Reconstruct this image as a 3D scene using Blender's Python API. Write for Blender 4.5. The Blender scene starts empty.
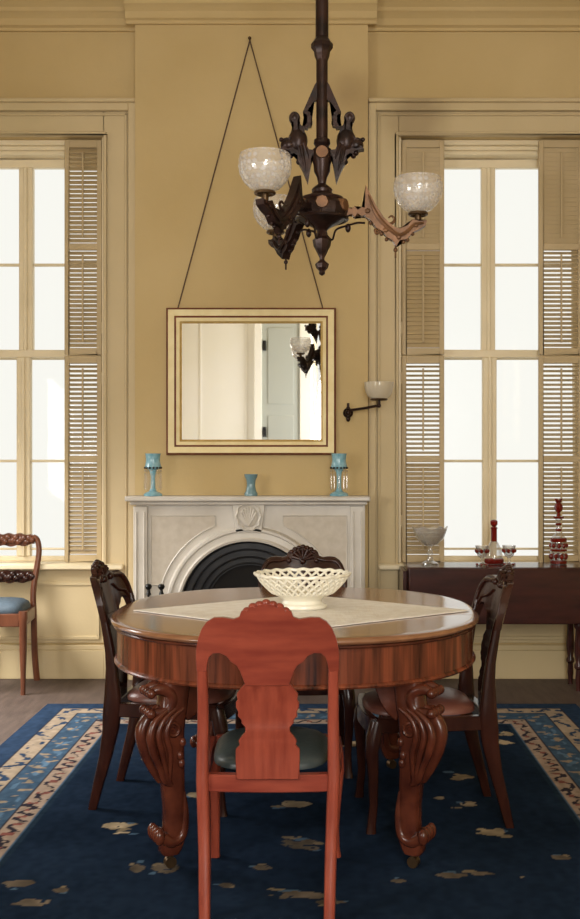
import bpy, bmesh, math, random
import numpy as np
from mathutils import Vector, Matrix
random.seed(7)
PI = math.pi
sc = bpy.context.scene
COL = sc.collection
EYE, F, VX, VY = 1.28, 1035.0, 323.0, 463.0
def WX(px, D): return (px - VX) * D / F
def WZ(py, D): return EYE - (py - VY) * D / F

# ------------------------------------------------------------------ helpers
def lerp_tab(tab, x):
    if x <= tab[0][0]: return tab[0][1]
    for (a, b), (c, d) in zip(tab, tab[1:]):
        if x <= c:
            return b + (d - b) * (x - a) / (c - a) if c > a else d
    return tab[-1][1]

def obj(name, bm, mat, parent=None, loc=(0, 0, 0), rot=0.0, smooth=40, bevel=0, seg=2):
    bmesh.ops.remove_doubles(bm, verts=bm.verts, dist=1e-6)
    bmesh.ops.recalc_face_normals(bm, faces=bm.faces)
    me = bpy.data.meshes.new(name)
    bm.to_mesh(me); bm.free()
    mats = mat if isinstance(mat, (list, tuple)) else [mat]
    for m in mats: me.materials.append(m)
    if smooth:
        me.polygons.foreach_set('use_smooth', [True] * len(me.polygons))
        me.set_sharp_from_angle(angle=math.radians(smooth))
    o = bpy.data.objects.new(name, me)
    COL.objects.link(o)
    o.location = loc
    o.rotation_euler = (0, 0, rot)
    if parent: o.parent = parent
    if bevel:
        b = o.modifiers.new('bevel', 'BEVEL'); b.width = bevel; b.segments = seg
        b.limit_method = 'ANGLE'; b.angle_limit = math.radians(35)
    return o

def tag(o, label, cat, group=None):
    o['label'] = label; o['category'] = cat
    if group: o['group'] = group
    return o

def thing(name, label, cat, loc=(0, 0, 0), rot=0.0, group=None):
    o = bpy.data.objects.new(name, None); COL.objects.link(o)
    o.empty_display_size = .1
    o.location = loc; o.rotation_euler = (0, 0, rot)
    return tag(o, label, cat, group)

def struct(o):
    o['kind'] = 'structure'; return o

def copy_tree(o, parent=None):
    c = o.copy(); COL.objects.link(c)
    if parent: c.parent = parent
    for ch in list(o.children): copy_tree(ch, c)
    return c

def B(): return bmesh.new()

def box(bm, x0, x1, y0, y1, z0, z1, mi=0):
    v = [bm.verts.new(p) for p in ((x0,y0,z0),(x1,y0,z0),(x1,y1,z0),(x0,y1,z0),(x0,y0,z1),(x1,y0,z1),(x1,y1,z1),(x0,y1,z1))]
    for f in ((0,3,2,1),(4,5,6,7),(0,1,5,4),(1,2,6,5),(2,3,7,6),(3,0,4,7)):
        fc = bm.faces.new([v[i] for i in f]); fc.material_index = mi

def loft(bm, rings, caps=True, closed=True):
    vs = [[bm.verts.new(p) for p in r] for r in rings]
    n = len(vs[0])
    for a, b in zip(vs, vs[1:]):
        for i in range(n if closed else n - 1):
            j = (i + 1) % n
            bm.faces.new((a[i], a[j], b[j], b[i]))
    if caps:
        bm.faces.new(vs[0][::-1]); bm.faces.new(vs[-1])

def lathe(bm, prof, seg=24, c=(0, 0, 0), caps=True, phase=0.0, sx=1, sy=1):
    rings = []
    for r, z in prof:
        r = max(r, 1e-4)
        rings.append([(c[0] + sx * r * math.cos(phase + 2*PI*k/seg), c[1] + sy * r * math.sin(phase + 2*PI*k/seg), c[2] + z) for k in range(seg)])
    loft(bm, rings, caps)

def spline(pts, n=6):
    P = [Vector(p) for p in pts]; out = []
    for i in range(len(P) - 1):
        p0 = P[max(i-1, 0)]; p1 = P[i]; p2 = P[i+1]; p3 = P[min(i+2, len(P)-1)]
        for k in range(n):
            t = k / n
            out.append(.5 * ((2*p1) + (-p0+p2)*t + (2*p0-5*p1+4*p2-p3)*t*t + (-p0+3*p1-3*p2+p3)*t**3))
    out.append(P[-1]); return out

def tube(bm, pts, r, seg=8, sm=0):
    """r: number, or list matching pts"""
    rs = list(r) if isinstance(r, (list, tuple)) else [r] * len(pts)
    if sm:
        rr = []
        for i in range(len(rs) - 1):
            for k in range(sm): rr.append(rs[i] + (rs[i+1] - rs[i]) * k / sm)
        rr.append(rs[-1]); rs = rr
        P = spline(pts, sm)
    else:
        P = [Vector(p) for p in pts]
    up = None; rings = []
    for i, p in enumerate(P):
        t = (P[min(i+1, len(P)-1)] - P[max(i-1, 0)])
        t = t.normalized() if t.length > 1e-9 else Vector((0, 0, 1))
        if up is None:
            up = Vector((0, 0, 1)) if abs(t.z) < .9 else Vector((1, 0, 0))
        u = t.cross(up)
        if u.length < 1e-6: u = t.cross(Vector((0, 1, 0)))
        u.normalize(); v = u.cross(t).normalized(); up = v
        rings.append([p + rs[i] * (u * math.cos(2*PI*k/seg) + v * math.sin(2*PI*k/seg)) for k in range(seg)])
    loft(bm, rings)

def ball(bm, c, r, sx=1, sy=1, sz=1, u=12, v=8):
    m = Matrix.Translation(c) @ Matrix.Diagonal((r*sx, r*sy, r*sz, 1))
    bmesh.ops.create_uvsphere(bm, u_segments=u, v_segments=v, radius=1, matrix=m)

def prism(bm, pts, t, fn=None):
    """outline in a plane, thickness t; fn(a,b,c)->xyz, c in -t/2..t/2"""
    fn = fn or (lambda a, b, c: (a, c, b))
    f = [bm.verts.new(fn(a, b, -t/2)) for a, b in pts]
    k = [bm.verts.new(fn(a, b, t/2)) for a, b in pts]
    n = len(pts)
    fa = bm.faces.new(f[::-1]); fb = bm.faces.new(k)
    for i in range(n):
        j = (i + 1) % n
        bm.faces.new((f[i], f[j], k[j], k[i]))
    bmesh.ops.triangulate(bm, faces=[fa, fb])

def ring_sect(c, u, v, a, b, n=3.0, seg=16):
    out = []
    for k in range(seg):
        t = 2*PI*k/seg; ct, st = math.cos(t), math.sin(t)
        out.append(Vector(c) + Vector(u) * a * math.copysign(abs(ct)**(2/n), ct) + Vector(v) * b * math.copysign(abs(st)**(2/n), st))
    return out

def torus(bm, c, R, r, axis='z', seg=24, s2=8):
    pts = []
    for k in range(seg + 1):
        t = 2*PI*k/seg
        a, b = R*math.cos(t), R*math.sin(t)
        pts.append({'z': (c[0]+a, c[1]+b, c[2]), 'y': (c[0]+a, c[1], c[2]+b), 'x': (c[0], c[1]+a, c[2]+b)}[axis])
    tube(bm, pts, r, s2)

# ------------------------------------------------------------------ materials
def new_mat(name):
    m = bpy.data.materials.new(name); m.use_nodes = True
    nt = m.node_tree; p = nt.nodes['Principled BSDF']
    return m, nt, p
def setp(p, **k):
    for a, b in k.items():
        a = a.replace('_', ' ')
        p.inputs[a].default_value = b
def plain(name, c, rough=.5, metal=0., c2=None, scale=8., bump=0., bscale=60., spec=.5, coat=0., vec=(1,1,1), lo=.35, hi=.65):
    m, nt, p = new_mat(name)
    p.inputs['Base Color'].default_value = (*c, 1)
    p.inputs['Roughness'].default_value = rough
    p.inputs['Metallic'].default_value = metal
    p.inputs['Specular IOR Level'].default_value = spec
    p.inputs['Coat Weight'].default_value = coat
    p.inputs['Coat Roughness'].default_value = .12
    L = nt.links
    tc = nt.nodes.new('ShaderNodeTexCoord'); mp = nt.nodes.new('ShaderNodeMapping')
    mp.inputs['Scale'].default_value = vec
    L.new(tc.outputs['Object'], mp.inputs['Vector'])
    if c2:
        n = nt.nodes.new('ShaderNodeTexNoise'); n.inputs['Scale'].default_value = scale; n.inputs['Detail'].default_value = 6
        r = nt.nodes.new('ShaderNodeValToRGB')
        r.color_ramp.elements[0].position = lo; r.color_ramp.elements[1].position = hi
        r.color_ramp.elements[0].color = (*c, 1); r.color_ramp.elements[1].color = (*c2, 1)
        L.new(mp.outputs[0], n.inputs['Vector']); L.new(n.outputs['Fac'], r.inputs['Fac'])
        L.new(r.outputs['Color'], p.inputs['Base Color'])
    if bump:
        n2 = nt.nodes.new('ShaderNodeTexNoise'); n2.inputs['Scale'].default_value = bscale; n2.inputs['Detail'].default_value = 4
        bn = nt.nodes.new('ShaderNodeBump'); bn.inputs['Strength'].default_value = bump; bn.inputs['Distance'].default_value = .01
        L.new(tc.outputs['Object'], n2.inputs['Vector']); L.new(n2.outputs['Fac'], bn.inputs['Height'])
        L.new(bn.outputs['Normal'], p.inputs['Normal'])
    return m
def wood(name, c1, c2, vec, rough=.3, coat=.3, scale=3., spec=.4):
    return plain(name, c1, rough, 0, c2, scale, .05, 40, spec, coat, vec, .3, .7)

def wall_paint(name, WALL_A, WALL_B, rough, spots):
    m, nt, p = new_mat(name); L = nt.links
    p.inputs['Roughness'].default_value = rough; p.inputs['Specular IOR Level'].default_value = .25
    g = nt.nodes.new('ShaderNodeNewGeometry')
    n = nt.nodes.new('ShaderNodeTexNoise'); n.inputs['Scale'].default_value = 1.3; n.inputs['Detail'].default_value = 7
    r = nt.nodes.new('ShaderNodeValToRGB')
    r.color_ramp.elements[0].position = .3; r.color_ramp.elements[1].position = .7
    r.color_ramp.elements[0].color = (*WALL_A, 1); r.color_ramp.elements[1].color = (*WALL_B, 1)
    L.new(g.outputs['Position'], n.inputs['Vector']); L.new(n.outputs['Fac'], r.inputs['Fac'])
    col = r.outputs['Color']
    for (x, z, rad, amt) in spots:   # lamp soot
        d = nt.nodes.new('ShaderNodeVectorMath'); d.operation = 'DISTANCE'
        sp = nt.nodes.new('ShaderNodeVectorMath'); sp.operation = 'MULTIPLY'; sp.inputs[1].default_value = (1, 0, 1)
        L.new(g.outputs['Position'], sp.inputs[0]); L.new(sp.outputs[0], d.inputs[0]); d.inputs[1].default_value = (x, 0, z)
        ad = nt.nodes.new('ShaderNodeMath'); ad.operation = 'MULTIPLY_ADD'
        L.new(n.outputs['Fac'], ad.inputs[0]); ad.inputs[1].default_value = .35; L.new(d.outputs['Value'], ad.inputs[2])
        mr = nt.nodes.new('ShaderNodeMapRange'); mr.interpolation_type = 'SMOOTHSTEP'
        mr.inputs['From Min'].default_value = .18; mr.inputs['From Max'].default_value = .2 + rad
        mr.inputs['To Min'].default_value = amt; mr.inputs['To Max'].default_value = 0
        L.new(ad.outputs[0], mr.inputs['Value'])
        mx = nt.nodes.new('ShaderNodeMix'); mx.data_type = 'RGBA'; mx.inputs['B'].default_value = (.16, .09, .04, 1)
        L.new(mr.outputs[0], mx.inputs['Factor']); L.new(col, mx.inputs['A']); col = mx.outputs['Result']
    L.new(col, p.inputs['Base Color'])
    n2 = nt.nodes.new('ShaderNodeTexNoise'); n2.inputs['Scale'].default_value = 60
    bn = nt.nodes.new('ShaderNodeBump'); bn.inputs['Strength'].default_value = .06; bn.inputs['Distance'].default_value = .01
    L.new(g.outputs['Position'], n2.inputs['Vector']); L.new(n2.outputs['Fac'], bn.inputs['Height']); L.new(bn.outputs['Normal'], p.inputs['Normal'])
    return m

def glass(name, tint=(1, 1, 1), mixw=.1, body=(.9, .9, .9), bodyw=0., rough=.03, pattern=0.):
    """thin clear or milky glass: transparent + gloss (+ a milky diffuse/translucent share)"""
    m = bpy.data.materials.new(name); m.use_nodes = True
    nt = m.node_tree; nt.nodes.clear(); L = nt.links
    out = nt.nodes.new('ShaderNodeOutputMaterial')
    tr = nt.nodes.new('ShaderNodeBsdfTransparent'); tr.inputs['Color'].default_value = (*tint, 1)
    gl = nt.nodes.new('ShaderNodeBsdfGlossy'); gl.inputs['Roughness'].default_value = rough
    lw = nt.nodes.new('ShaderNodeLayerWeight'); lw.inputs['Blend'].default_value = .3
    mr = nt.nodes.new('ShaderNodeMapRange'); mr.inputs['To Min'].default_value = mixw * .4; mr.inputs['To Max'].default_value = min(1, mixw * 5)
    L.new(lw.outputs['Facing'], mr.inputs['Value'])
    m1 = nt.nodes.new('ShaderNodeMixShader'); L.new(mr.outputs[0], m1.inputs[0]); L.new(tr.outputs[0], m1.inputs[1]); L.new(gl.outputs[0], m1.inputs[2])
    last = m1.outputs[0]
    if bodyw:
        df = nt.nodes.new('ShaderNodeBsdfDiffuse'); df.inputs['Color'].default_value = (*body, 1)
        tl = nt.nodes.new('ShaderNodeBsdfTranslucent'); tl.inputs['Color'].default_value = (*body, 1)
        m2 = nt.nodes.new('ShaderNodeMixShader'); m2.inputs[0].default_value = .5
        L.new(df.outputs[0], m2.inputs[1]); L.new(tl.outputs[0], m2.inputs[2])
        m3 = nt.nodes.new('ShaderNodeMixShader'); L.new(last, m3.inputs[1]); L.new(m2.outputs[0], m3.inputs[2])
        m3.inputs[0].default_value = bodyw
        if pattern:
            tc = nt.nodes.new('ShaderNodeTexCoord')
            vo = nt.nodes.new('ShaderNodeTexVoronoi'); vo.inputs['Scale'].default_value = pattern; vo.inputs['Randomness'].default_value = .1
            L.new(tc.outputs['Object'], vo.inputs['Vector'])
            rr = nt.nodes.new('ShaderNodeMapRange'); rr.inputs['From Min'].default_value = .3; rr.inputs['From Max'].default_value = .45
            rr.inputs['To Min'].default_value = min(1, bodyw * 1.35); rr.inputs['To Max'].default_value = bodyw * .8
            L.new(vo.outputs['Distance'], rr.inputs['Value']); L.new(rr.outputs[0], m3.inputs[0])
        last = m3.outputs[0]
    L.new(last, out.inputs['Surface'])
    return m

WALL_A, WALL_B = (.51, .375, .175), (.58, .44, .225)
M_WALL = wall_paint('ochre_wall_paint', WALL_A, WALL_B, .75, ((.13, 3.44, .26, .45), (.20, 3.12, .25, .15)))
M_TRIM = wall_paint('cream_trim_paint', (.54, .43, .245), (.61, .49, .30), .5, ((.55, 3.30, .22, .42),))
M_SHUT = plain('tan_shutter_paint', (.47, .36, .20), .5, c2=(.54, .42, .25), scale=3, spec=.35)
M_SASH = plain('cream_sash_paint', (.74, .63, .42), .45, c2=(.80, .69, .48), scale=3)
M_CEIL = plain('ceiling_plaster', (.70, .62, .45), .9)
M_FLOOR = plain('brown_matting', (.056, .037, .030), .6, c2=(.088, .060, .048), scale=5, bump=.15, bscale=180, vec=(6, 1, 1))
M_FRONTWALL = plain('pale_cream_plaster', (.92, .91, .82), .7, c2=(.94, .93, .87), scale=1.5)
M_MARBLE = plain('white_marble', (.52, .475, .41), .35, c2=(.61, .57, .51), scale=5, spec=.5)
M_MARBLE_IN = plain('recessed_marble', (.46, .40, .32), .45, c2=(.53, .47, .39), scale=22)
M_IRON = plain('black_cast_iron', (.012, .012, .014), .38, .3, c2=(.022, .022, .025), scale=20)
M_SOOT = plain('sooty_firebrick', (.008, .007, .007), .9)
M_BRONZE = plain('dark_bronze', (.010, .005, .0045), .34, .35, c2=(.034, .015, .011), scale=18, bump=.15, bscale=45, spec=.3)
M_BRONZE_L = plain('worn_copper_bronze', (.085, .040, .017), .40, .35, c2=(.17, .080, .034), scale=25, spec=.3)
M_BRASS = plain('aged_brass', (.10, .06, .03), .35, .8)
M_GOLD = plain('gilt_frame', (.52, .34, .10), .4, .25, c2=(.62, .43, .16), scale=20)
M_CREAMGILT = plain('cream_frame_band', (.80, .66, .34), .5, c2=(.86, .74, .42), scale=15)
M_REDWOOD = plain('dark_red_frame_edge', (.14, .035, .018), .45, c2=(.20, .06, .03), scale=20)
M_CORD = plain('brown_picture_cord', (.10, .06, .035), .8)
M_CHAIR = wood('red_mahogany', (.17, .029, .018), (.265, .054, .031), (1.2, 1, 7), .28, .12, 5, .3)
M_CHAIRV = wood('red_mahogany_upright', (.18, .032, .018), (.275, .057, .032), (9, 9, 1), .28, .12, 5, .3)
M_CHAIRD = wood('dark_mahogany', (.017, .0055, .004), (.042, .013, .008), (3, 3, 1), .20, .15, 5, .25)
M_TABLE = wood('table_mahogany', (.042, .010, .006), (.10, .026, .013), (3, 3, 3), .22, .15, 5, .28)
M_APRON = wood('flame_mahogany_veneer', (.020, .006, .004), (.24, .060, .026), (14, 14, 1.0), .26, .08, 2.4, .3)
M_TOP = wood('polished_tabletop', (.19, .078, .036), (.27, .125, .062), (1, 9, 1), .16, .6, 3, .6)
M_WALNUT = wood('mid_brown_walnut', (.085, .028, .014), (.17, .060, .030), (3, 3, 1), .28, .12, 5, .3)
M_SIDE = wood('sideboard_mahogany', (.028, .008, .007), (.055, .014, .011), (1, 3, 5), .2, .2, 4, .3)
M_LEATH_T = plain('dark_teal_leather', (.030, .042, .045), .38, c2=(.045, .06, .062), scale=8, bump=.1)
M_LEATH_R = plain('reddish_leather', (.14, .045, .032), .38, c2=(.18, .065, .045), scale=8, bump=.1)
M_BLUE = plain('blue_upholstery', (.055, .082, .11), .7, c2=(.075, .11, .145), scale=40, bump=.2, bscale=200)
M_LACE = plain('white_lace_cloth', (.80, .75, .68), .85, c2=(.88, .85, .80), scale=30, bump=.5, bscale=120)
M_PORC = plain('creamy_porcelain', (.82, .78, .66), .25, spec=.5)
M_BLUEG = plain('milky_blue_glass', (.16, .38, .48), .2, c2=(.30, .52, .60), scale=30, coat=.3)
M_BLUEG2 = plain('dull_blue_glass', (.16, .28, .32), .25, coat=.3)
M_PRISM = glass('cut_crystal', (.98, .97, .95), .08, (.9, .85, .8), .12)
M_CLEAR = glass('clear_tableware_glass', (.985, .985, .98), .3, (.95, .94, .92), .12)
M_CRAN = glass('cranberry_flashed_glass', (.55, .10, .07), .2, (.30, .022, .012), .72)
M_GLOBE = glass('etched_lamp_globe', (.99, .99, .98), .09, (.94, .93, .95), .22, .06, 48)
M_PANE = glass('window_pane_glass', (.98, .985, .98), .02)
M_MIRROR, _nt, _p = new_mat('silvered_mirror'); setp(_p, Base_Color=(.93, .93, .92, 1), Metallic=1., Roughness=.015)
M_GREYDOOR = plain('blue_grey_door_paint', (.46, .49, .45), .5)
M_BLACK = plain('black_fire_iron', (.01, .01, .01), .35, .5)

# ------------------------------------------------------------------ setting
WY, BY = 6.16, 6.06           # window wall, chimney breast face
XL, XR, YF, ZC = -3.0, 2.35, -1.5, 4.06
W1 = (-2.337, -1.297); W2 = (.446, 1.576); WZ0, WZ1 = .685, 3.22

def wall_holes_x(bm, x0, x1, y0, y1, z1, holes):
    xs = x0
    for a, b, c, d in holes:
        box(bm, xs, a, y0, y1, 0, z1)
        if c > 0: box(bm, a, b, y0, y1, 0, c)
        box(bm, a, b, y0, y1, d, z1); xs = b
    box(bm, xs, x1, y0, y1, 0, z1)
def wall_holes_y(bm, y0, y1, x0, x1, z1, holes):
    ys = y0
    for a, b, c, d in holes:
        box(bm, x0, x1, ys, a, 0, z1)
        if c > 0: box(bm, x0, x1, a, b, 0, c)
        box(bm, x0, x1, a, b, d, z1); ys = b
    box(bm, x0, x1, ys, y1, 0, z1)

b = B(); box(b, XL-.3, XR+.3, YF-.3, WY+.3, -.12, 0); struct(obj('floor', b, M_FLOOR, smooth=0))
b = B(); box(b, XL-.3, XR+.3, YF-.3, WY+.3, ZC, ZC+.12); struct(obj('ceiling', b, M_CEIL, smooth=0))
b = B(); wall_holes_x(b, XL-.3, XR+.3, WY, WY+.3, ZC, [(W1[0], W1[1], WZ0, WZ1), (W2[0], W2[1], WZ0, WZ1)])
BX0, BX1 = WX(135, BY), WX(368, BY)
box(b, BX0, BX1, BY, WY, 0, ZC)
struct(obj('wall_back', b, M_WALL, smooth=0))
LW = [(.1, 1.3, .7, 3.2), (4.3, 5.5, .7, 3.2)]
b = B(); wall_holes_y(b, YF-.3, WY, XL-.3, XL, ZC, LW); struct(obj('wall_left', b, M_WALL, smooth=0))
RW = [(-.95, .25, .7, 3.2)]
b = B(); wall_holes_y(b, YF-.3, WY, XR, XR+.3, ZC, RW); struct(obj('wall_right', b, M_WALL, smooth=0))
FW = [(-.14, 1.0, .7, 3.3)]
b = B(); wall_holes_x(b, XL, XR, YF-.3, YF, ZC, FW); struct(obj('wall_front', b, M_FRONTWALL, smooth=0))

# cornice following the wall and the breast
def cornice_run(bm, x0, x1, y):
    prof = [(0, 3.845), (.018, 3.845), (.022, 3.862), (.04, 3.870), (.044, 3.885), (.05, 3.905), (.075, 3.93), (.085, 3.935), (.09, 3.955), (.13, 3.985), (.14, 3.99), (.145, 4.02), (.145, ZC), (0, ZC)]
    loft(bm, [[(x, y - o, z) for o, z in prof] for x in (x0, x1)])
b = B(); cornice_run(b, XL, BX0, WY); cornice_run(b, BX1, XR, WY); cornice_run(b, BX0-.05, BX1+.05, BY)
struct(obj('trim_1', b, M_WALL, smooth=25))

# window casings + panels below
def casing(name, x0, x1, xo0, xo1):
    bm = B(); y = WY
    zt = WZ(104, 6.12)
    for (a, c, inner) in ((xo0, x0, x0), (x1, xo1, x1)):
        box(bm, a, c, y-.035, y, 0, zt)
        e = a if inner == x0 else c
        s = 1 if inner == x0 else -1
        l, r = sorted((e, e + s*.045)); box(bm, l, r, y-.065, y-.035, 0, zt)            # outer back band
        l, r = sorted((e + s*.055, e + s*.07)); box(bm, l, r, y-.048, y-.035, 0, zt-.05)
        l, r = sorted((inner, inner - s*.018)); box(bm, l, r, y-.05, y-.035, WZ0, WZ1)  # inner bead
    box(bm, x0, x1, y-.035, y, WZ1, zt)
    box(bm, xo0+.045, xo1-.045, y-.065, y-.035, zt-.045, zt)
    box(bm, xo0-.0, xo1+.0, y-.085, y-.035, zt, zt+.022)
    box(bm, xo0+.055, xo1-.055, y-.048, y-.035, zt-.07, zt-.055)
    box(bm, x0-.018, x1+.018, y-.05, y-.035, WZ1, WZ1+.018)
    # dado panel under the sill
    box(bm, x0, x1, y-.012, y, .21, WZ0-.03)
    for (z0, z1) in ((.23, .25), (.56, .575)): box(bm, x0+.03, x1-.03, y-.022, y-.012, z0, z1)
    for q in (x0+.03, x1-.045): box(bm, q, q+.015, y-.022, y-.012, .25, .56)
    o = struct(obj(name, bm, M_TRIM, bevel=.004, seg=1))
    return o
casing('trim_2', W1[0], W1[1], W1[0]-.2, BX0-.002)
casing('trim_3', W2[0], W2[1], BX1+.004, W2[1]+.2)
b = B()
for x0, x1 in ((XL, W1[0]-.2), (W1[0], W1[1]), (W2[0], W2[1]), (W2[1]+.2, XR)):
    box(b, x0, x1, WY-.03, WY, 0, .17); box(b, x0, x1, WY-.022, WY, .17, .20)
struct(obj('baseboard_back', b, M_TRIM, bevel=.004))
b = B(); box(b, XL, XL+.03, YF, WY-.03, 0, .19); struct(obj('baseboard_left', b, M_TRIM, bevel=.004))
b = B(); box(b, XR-.03, XR, YF, WY-.03, 0, .19); struct(obj('baseboard_right', b, M_TRIM, bevel=.004))

def make_window(name, x0, x1, ymul=WY+.12):
    root = struct(bpy.data.objects.new(name, None)); COL.objects.link(root)
    root.location = ((x0+x1)/2, ymul, WZ0)
    def L(bm, n, m, bev=.004):
        o = obj(n, bm, m, bevel=bev, seg=1); o.parent = root
        o.location = (-root.location.x, -root.location.y, -root.location.z); return o
    D = ymul
    zs = lambda y: WZ(y, D)
    xc = (x0+x1)/2
    bm = B()                                                       # frame: jamb lining and stepped head
    box(bm, x0, x0+.02, WY+.0, WY+.29, WZ0, WZ1); box(bm, x1-.02, x1, WY, WY+.29, WZ0, WZ1)
    box(bm, x0+.02, x1-.02, WY+.05, WY+.28, WZ1-.03, WZ1)
    box(bm, x0+.02, x1-.02, WY+.075, WY+.28, WZ1-.055, WZ1-.03)
    box(bm, x0+.02, x1-.02, WY+.09, WY+.28, WZ1-.08, WZ1-.055)
    L(bm, 'frame', M_SASH)
    bm = B(); box(bm, x0-.12, x1+.12, WY-.075, WY-.036, WZ0-.035, WZ0); box(bm, x0, x1, WY-.036, WY+.29, WZ0-.035, WZ0+.001)
    L(bm, 'window_sill', M_SASH, .008)
    def sash(n, zt, zb, zm, y, top, bot):
        bm = B(); s = .03
        box(bm, x0+.02, x0+.02+s, y, y+.04, zb, zt); box(bm, x1-.02-s, x1-.02, y, y+.04, zb, zt)
        box(bm, x0+.05, x1-.05, y, y+.04, zt-top, zt); box(bm, x0+.05, x1-.05, y, y+.04, zb, zb+bot)
        box(bm, xc-.042, xc+.042, y-.005, y+.045, zb+bot, zt-top)
        box(bm, xc-.012, xc+.012, y-.018, y-.005, zb+bot, zt-top)
        for q in (x0+.28, x1-.28): pass
        box(bm, x0+.05, xc-.042, y+.005, y+.035, zm-.008, zm+.008)
        box(bm, xc+.042, x1-.05, y+.005, y+.035, zm-.008, zm+.008)
        if n == 'lower_sash':
            for q0, q1 in ((x0+.05, xc-.042), (xc+.042, x1-.05)): box(bm, q0, q1, y+.008, y+.03, zs(550), zs(548))
        o = L(bm, n, M_SASH)
        bm = B(); box(bm, x0+.06, x1-.06, y+.018, y+.022, zb+.01, zt-.01)
        p = obj('pane', bm, M_PANE, smooth=0); p.parent = o
    sash('upper_sash', WZ1-.08, zs(358), zs(263), ymul+.05, .055, .05)
    sash('lower_sash', zs(350), WZ0+.002, zs(461), ymul, .045, .028)
    return root
make_window('window_1', *W1); make_window('window_2', *W2)

# unseen side-wall windows added to carry light; the front one shows in the mirror
def side_window(name, axis, a, c, z0, z1, pos, depth):
    bm = B()
    def bx(u0, u1, zz0, zz1, t=.05):
        if axis == 'y': box(bm, pos-t/2, pos+t/2, u0, u1, zz0, zz1)
        else: box(bm, u0, u1, pos-t/2, pos+t/2, zz0, zz1)
    bx(a, a+.06, z0, z1); bx(c-.06, c, z0, z1); bx(a+.06, c-.06, z0, z0+.07); bx(a+.06, c-.06, z1-.07, z1)
    bx((a+c)/2-.03, (a+c)/2+.03, z0+.07, z1-.07); bx(a+.06, c-.06, (z0+z1)/2-.025, (z0+z1)/2+.025, .052)
    o = struct(obj(name, bm, M_SASH, bevel=.004)); bm = B()
    if axis == 'y': box(bm, pos-.002, pos+.002, a+.05, c-.05, z0+.05, z1-.05)
    else: box(bm, a+.05, c-.05, pos-.002, pos+.002, z0+.05, z1-.05)
    p = obj('pane', bm, M_PANE, o, smooth=0)
side_window('added_window_3', 'y', *LW[0], XL-.15, .1); side_window('added_window_4', 'y', *LW[1], XL-.15, .1)  # left-wall openings added for the two left lamps
side_window('added_window_6', 'y', *RW[0], XR+.15, .1)  # right-wall opening added for the lamp that brightens the front wall
side_window('window_5', 'x', *FW[0], YF-.15, .1)
b = B()                                                                          # front-wall door beside that window
box(b, -.80, -.30, YF, YF+.04, .02, 3.2)
for z0, z1 in ((.2, .9), (1.05, 1.9), (2.05, 3.05)): box(b, -.72, -.38, YF+.04, YF+.05, z0, z1)
d = struct(obj('door_1', b, M_GREYDOOR, bevel=.006))
for z in (.5, 1.62, 2.75):
    b = B(); box(b, -.79, -.745, YF+.05, YF+.065, z, z+.13); obj('hinge', b, M_IRON, d)
b = B(); lathe(b, [(.012, 0), (.012, .03), (.028, .04), (.03, .055), (.02, .07), (0, .072)], 16); k = obj('knob', b, M_BRASS, d, (-.35, YF+.05, 1.0)); k.rotation_euler = (-PI/2, 0, 0)
b = B(); box(b, -.90, -.80, YF, YF+.07, 0, 3.3); box(b, -.30, -.15, YF, YF+.06, 0, 3.3); box(b, -.80, -.30, YF, YF+.06, 3.2, 3.3)
struct(obj('trim_4', b, M_FRONTWALL, bevel=.006))
b = B(); [box(b, x, x+.03, YF, YF+.008, .3, 3.6) for x in (-1.62, -1.02)]; struct(obj('trim_5', b, M_FRONTWALL, bevel=.005))

# ------------------------------------------------------------------ shutters
def louvers(x0, x1, z0, z1, y, ang, pitch=.0265):
    bm = B(); n = max(1, int(round((z1-z0)/pitch))); p = (z1-z0)/n; hw = .0165; th = .0026
    ca, sa = math.cos(ang), math.sin(ang)
    for i in range(n):
        zc = z0 + (i+.5)*p
        pts = []
        for s, t in ((-hw, -th), (hw, -th), (hw, th), (-hw, th)):
            pts.append((y + s*ca - t*sa, zc + s*sa + t*ca))
        loft(bm, [[(x, a, q) for a, q in pts] for x in (x0, x1)])
    return bm
def shutter(label, x0, x1, angs, side):
    r = thing('louvered_shutter', label, 'shutter', ((x0+x1)/2, WY+.03, WZ0+.004), 0, 'louvered window shutters')
    o0 = Vector(r.location); D = WY+.03
    def P(n, bm, m, par, bev=0):
        o = obj(n, bm, m, par, bevel=bev, seg=1); o.location = -o0 if par == r else (0, 0, 0); return o
    st = .027; y0, y1 = WY+.015, WY+.045
    zt = WZ1-.012
    Z = [(zt, WZ(355.5, D)+.004), (WZ(355.5, D)-.004, WZ0+.006)]
    rails = [WZ(247, D), WZ(459, D)]
    k = 0
    for (a, c), mid in zip(Z, rails):
        bm = B()
        box(bm, x0, x0+st, y0, y1, c, a); box(bm, x1-st, x1, y0, y1, c, a)
        box(bm, x0+st, x1-st, y0, y1, a-.045, a); box(bm, x0+st, x1-st, y0, y1, c, c+.04)
        box(bm, x0+st, x1-st, y0, y1, mid-.02, mid+.02)
        fr = P('shutter_frame', bm, M_SHUT, r, .003)
        for (q0, q1) in ((mid+.02, a-.045), (c+.04, mid-.02)):
            lv = obj('louvers', louvers(x0+st-.003, x1-st+.003, q0+.004, q1-.004, (y0+y1)/2, angs[k]), M_SHUT, fr)
            xc = (x0+x1)/2
            bm = B(); box(bm, xc-.005, xc+.005, y0-.012, y0-.003, q0+.03, q1-.03)
            obj('tilt_rod', bm, M_SHUT, fr); k += 1
    for zz in (WZ1-.3, 2.2, 1.6, .95):
        pass
    xx = x1 if side > 0 else x0
    for zz in (2.95, 2.05, 1.75, .9):
        bm = B(); box(bm, xx-.006, xx+.006, y0-.004, y0+.004, zz, zz+.07); P('hinge', bm, M_SHUT, r)
    return r
shutter('tan louvered shutter beside the fireplace, at the right edge of the left window', WX(65, 6.19), W1[1]-.024, (math.radians(46), math.radians(40), math.radians(26), math.radians(30)), 1)
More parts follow.
